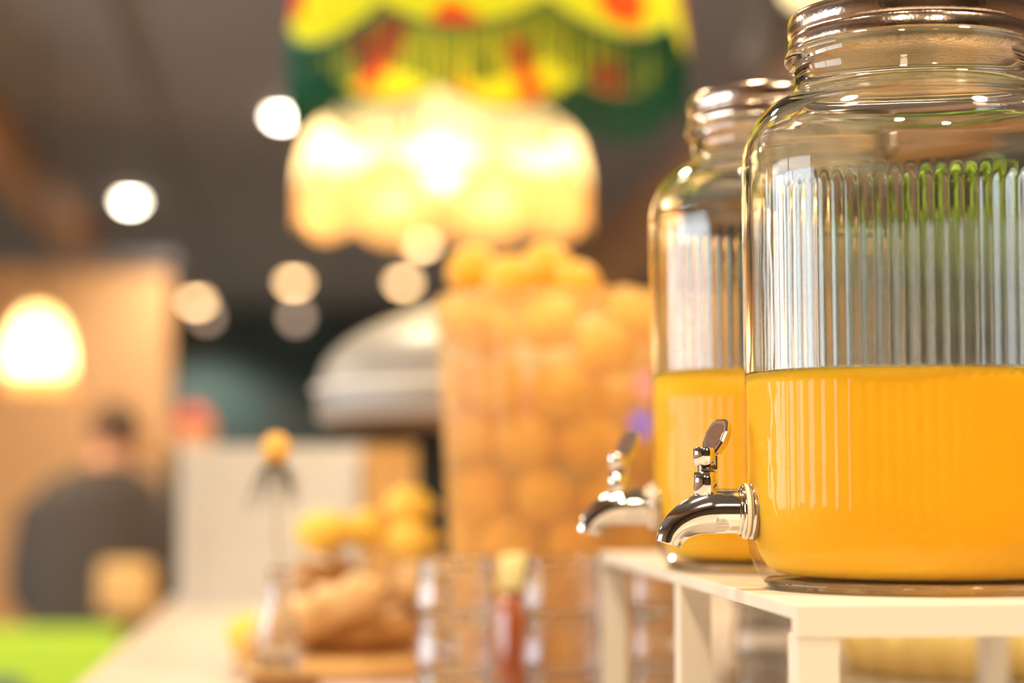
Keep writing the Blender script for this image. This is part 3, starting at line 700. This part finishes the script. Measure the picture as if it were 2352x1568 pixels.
# ------------------------------------------------------------------ ceiling downlights
def downlight(px, py, r, e, label, D=None, col=(1, .62, .28), grp='small ceiling downlights'):
    p = Wz(px, py, CEIL - .012)
    t = tag(empty('downlight', (p.x, p.y, CEIL)), label, 'light', grp)
    bm = bmesh.new(); lathe(bm, [(r + .02, 0), (r + .022, -.006), (r + .004, -.014), (r, -.010), (r, -.002)], 32, None, False, False); add('bezel', bm, M['white'], t)
    bm = bmesh.new(); lathe(bm, [(r * math.cos(t), -.004 - .8 * r * math.sin(t)) for t in [PI / 2 * q / 8 for q in range(8)]], 28); add('lens', bm, emis('downlight_lens', col, e), t)
    l = bpy.data.lights.new('downlight_beam', 'SPOT'); l.energy = 150; l.color = (1, .86, .68); l.spot_size = 2.3; l.spot_blend = .6; l.shadow_soft_size = .04
    lo = bpy.data.objects.new('downlight_beam', l); COL.objects.link(lo); lo.parent = t; lo.location = (0, 0, -.03 - .8 * r)
for px, py, r, e in ((647, 265, .045, 34), (299, 460, .050, 36)):
    downlight(px, py, r, e, 'bright round downlight in the dark ceiling', grp='bright downlights', col=(1, .86, .66))
for px, py, r, e in ((968, 556, .06, 15), (675, 645, .065, 15), (927, 645, .065, 15), (452, 690, .07, 15)):
    downlight(px, py, r, e, 'small warm downlight far along the dark ceiling')
# dim globes added at the back wall in place of faint reflected discs
for px, py, e in ((475, 728, 4.2), (681, 728, 4.2), (908, 690, 3.2), (623, 480, 1.4)):
    if py > 600:
        p = W(px, py, 16.85)
        t = tag(empty('faint_disc_globe', p), 'dim small globe standing in for a faint light disc on the far teal wall', 'light', 'dim stand-in globes on the back wall')
        bm = bmesh.new(); ell(bm, (0, 0, 0), (.055, .055, .055), 16, 10); add('globe', bm, emis('dim_globe', (1, .66, .46), e * .62), t)
        bm = bmesh.new(); tube(bm, [(0, .045, 0), (0, YB - p.y, 0)], .012, 8); add('bracket', bm, M['brass'], t)
# housings of the unseen ceiling lamps, added ones included
for p, s, e in LAMPS:
    t = tag(empty('ceiling_lamp', (p[0], p[1], CEIL)), 'round white surface lamp assumed on the unseen ceiling of the room', 'light', 'lamps over the buffet')
    bm = bmesh.new(); lathe(bm, [(s / 2 + .03, 0), (s / 2 + .03, -.07), (s / 2 + .015, -.07), (s / 2 + .012, -.01)], 40, None, True, False); add('housing', bm, M['white'], t)

# ------------------------------------------------------------------ seated person, chairs
def skin_body(name, verts, edges, parent, m, root_i=0, sub=2):
    me = bpy.data.meshes.new(name); me.from_pydata([v[0] for v in verts], edges, []); me.materials.append(m)
    o = bpy.data.objects.new(name, me); COL.objects.link(o); o.parent = parent
    md = o.modifiers.new('skin', 'SKIN'); md.use_smooth_shade = True
    for i, v in enumerate(verts):
        r = v[1] if isinstance(v[1], tuple) else (v[1], v[1])
        me.skin_vertices[0].data[i].radius = r; me.skin_vertices[0].data[i].use_root = (i == root_i)
    sb = o.modifiers.new('sub', 'SUBSURF'); sb.levels = sub; sb.render_levels = sub
    return o
DPn = 6.7
gq = G(232, DPn, 0)
pe = tag(empty('person', gq, -PH), 'person in a dark charcoal top seated with their back turned on the lime chair', 'person')
# local: x right in view, y away, z up
SEAT = .47
hdp = ((257 - 232) / FPX * DPn, .06, zat(1000, DPn))
neck = (.02, .01, zat(1070, DPn))
SH = zat(1105, DPn) - SEAT - .55
hip = (-.03, 0, SEAT + .12)
def limb(a, b, n): return [tuple(Vector(a).lerp(Vector(b), i / n)) for i in range(n + 1)]
V = [(hip, (.11, .09)), ((-.025, .0, SEAT + .27), (.11, .09)), ((-.01, .0, SEAT + .42), (.12, .09)), ((.0, .0, SEAT + SH + .54), (.09, .075)), (neck, .058), ((hdp[0] - .005, .05, hdp[2] - .07), .060), ((hdp[0], .06, hdp[2]), (.078, .095)), ((hdp[0] + .003, .055, hdp[2] + .065), (.062, .075)),
     ((-.19, .0, SEAT + SH + .47), .042), ((-.25, .06, SEAT + .28), .040), ((-.20, .28, SEAT + .22), .040), ((-.17, .34, SEAT + .22), (.026, .038)),
     ((.19, .0, SEAT + SH + .46), .042), ((.27, .05, SEAT + .30), .040), ((.23, .28, SEAT + .24), .040), ((.20, .34, SEAT + .24), (.026, .038)),
     ((-.11, .10, SEAT + .09), .085), ((-.13, .46, SEAT + .07), .065), ((-.13, .48, .10), .045), ((-.13, .62, .045), .038),
     ((.09, .10, SEAT + .09), .085), ((.11, .46, SEAT + .07), .065), ((.11, .48, .10), .045), ((.11, .62, .045), .038)]
E = [(0, 1), (1, 2), (2, 3), (3, 4), (4, 5), (5, 6), (6, 7), (3, 8), (8, 9), (9, 10), (10, 11), (3, 12), (12, 13), (13, 14), (14, 15), (0, 16), (16, 17), (17, 18), (18, 19), (0, 20), (20, 21), (21, 22), (22, 23)]
for wi, sx in ((11, 1), (15, -1)):          # five fingers on each hand
    w0 = Vector(V[wi][0])
    for k in range(5):
        if k == 4: a = w0 + Vector((sx * .03, .01, .0)); b = a + Vector((sx * .025, .035, -.005)); c_ = b + Vector((.0, .022, -.008))
        else: a = w0 + Vector(((-.027 + .018 * k), .035, .0)); l_ = (.028, .034, .036, .032)[k]; b = a + Vector((0, l_, .004)); c_ = b + Vector((0, l_ * .7, -.016))
        i0 = len(V); V += [(tuple(a), .0095), (tuple(b), .0085), (tuple(c_), .007)]; E += [(wi, i0), (i0, i0 + 1), (i0 + 1, i0 + 2)]
skin_body('body', V, E, pe, M['skin'])
fat = lambda idx, g: [(V[i][0], tuple(x * g for x in V[i][1]) if isinstance(V[i][1], tuple) else V[i][1] * g) for i in idx]
bm = bmesh.new(); rows = []
for zz, cx, rx, ry in ((SEAT + .02, -.03, .19, .14), (SEAT + .10, -.03, .205, .15), (SEAT + .25, -.03, .215, .15), (SEAT + .40, -.02, .225, .15), (SEAT + SH + .48, -.01, .23, .14), (SEAT + SH + .55, 0, .19, .12), (SEAT + SH + .585, .01, .12, .095), (SEAT + SH + .61, .018, .078, .078)):
    rows.append([Vector((cx + rx * math.cos(t), ry * math.sin(t), zz)) for t in [2 * PI * q / 32 for q in range(32)]])
rings(bm, rows, True, True, True)
for idx in ((8, 9, 10), (12, 13, 14)):
    pts = [Vector(V[q][0]) for q in idx]; tube(bm, spline(pts, 5), [.088, .086, .083, .08, .076, .072, .068, .063, .058, .054, .05], 16)
sw = add('sweater', bm, M['charcoal'], pe)
rm = sw.modifiers.new('remesh', 'REMESH'); rm.mode = 'VOXEL'; rm.voxel_size = .016; rm.use_smooth_shade = True
sm_ = sw.modifiers.new('smooth', 'SMOOTH'); sm_.iterations = 6
tid = [0, 16, 17, 18, 20, 21, 22]
skin_body('trousers', fat(tid, 1.12), [(0, 1), (1, 2), (2, 3), (0, 4), (4, 5), (5, 6)], pe, M['trousers'])
bm = bmesh.new(); vv = ell(bm, (hdp[0], .045, hdp[2] + .03), (.086, .098, .088), 24, 16)
bmesh.ops.delete(bm, geom=[v for v in bm.verts if v.co.z < hdp[2] - .02 + (.05 if v.co.y > .09 else 0)], context='VERTS'); add('hair', bm, M['hair'], pe)
for s in (-1, 1):
    bm = bmesh.new(); ell(bm, (hdp[0] + s * .084, .06, hdp[2] - .005), (.012, .022, .032), 10, 8); add('ear', bm, M['skin'], pe)
    bm = bmesh.new(); ell(bm, (hdp[0] + s * .032, .148, hdp[2] + .012), (.012, .008, .008), 10, 8); add('eye', bm, M['hair'], pe)
bm = bmesh.new(); ell(bm, (hdp[0], .165, hdp[2] - .01), (.014, .018, .022), 10, 8); add('nose', bm, M['skin'], pe)
bm = bmesh.new(); ell(bm, (hdp[0], .150, hdp[2] - .05), (.024, .008, .006), 10, 8); add('mouth', bm, M['red'], pe)
def chair(name, loc, rz, label, mu, ml, wd=.5, bh0=.42, bh1=.655, bk=-.20):
    t = tag(empty(name, loc, rz), label, 'chair')
    box('seat', -wd / 2, wd / 2, -.18, .30, .39, SEAT, mu, t, .03)
    box('backrest', -wd / 2 - .03, wd / 2 + .03, bk - .06, bk, bh0, bh1, mu, t, .028)
    for x in (-wd / 2 + .03, wd / 2 - .03):
        for y in (-.15, .26):
            bm = bmesh.new(); tube(bm, [(x, y, 0), (x, y, .39)], [.013, .02], 10); add('leg', bm, ml, t)
    for x in (-wd / 2 + .05, wd / 2 - .05):
        bm = bmesh.new(); tube(bm, [(x, bk - .03, .38), (x, bk - .03, bh0 + .02)], .014, 8); add('back_post', bm, ml, t)
    return t
chair('lounge_chair', (gq.x - .11, gq.y, 0), -PH, 'lime green low-backed upholstered chair that carries the seated person', M['lime'], M['navy'], .50)
tg = G(345, 5.9, 0)
chair('bar_stool', (tg.x, tg.y, 0), -PH - .2, 'tan stool with a small padded back beside the seated person', M['tan'], M['tanwood'], .10, zat(1400, 5.9), zat(1285, 5.9), -.14)
ng = G(-60, 5.6, 0)
chair('armchair', (ng.x, ng.y, 0), -PH, 'navy blue upholstered chair at the edge of the seating', M['navy'], M['navy'], .36, .40, .60)
# red and peach round vase on a small table behind the crate
rg = G(440, 8.0, 0); zz = zat(1040, 8.0)
tb = tag(empty('side_table', rg), 'small round dark table holding the red and peach jar', 'table')
bm = bmesh.new(); lathe(bm, [(.26, zz - .03), (.27, zz - .02), (.27, zz - .004), (.26, zz)], 40); add('table_top', bm, M['tanwood'], tb)
bm = bmesh.new(); lathe(bm, [(.16, 0), (.16, .015), (.03, .04), (.025, zz - .03)], 24); add('pedestal', bm, M['cord'], tb)
rj = tag(empty('ginger_jar', rg + Vector((0, 0, zz))), 'round peach jar with a red domed top behind the white crate', 'jar')
bm = bmesh.new(); lathe(bm, [(.045, 0), (.06, .01), (.078, .05), (.080, .085), (.075, .105)], 32); add('body', bm, M['peach'], rj)
bm = bmesh.new(); lathe(bm, [(.080, .104), (.081, .112), (.070, .140), (.045, .165), (.012, .175), (.012, .19), (.004, .196)], 32); add('lid', bm, M['red'], rj)
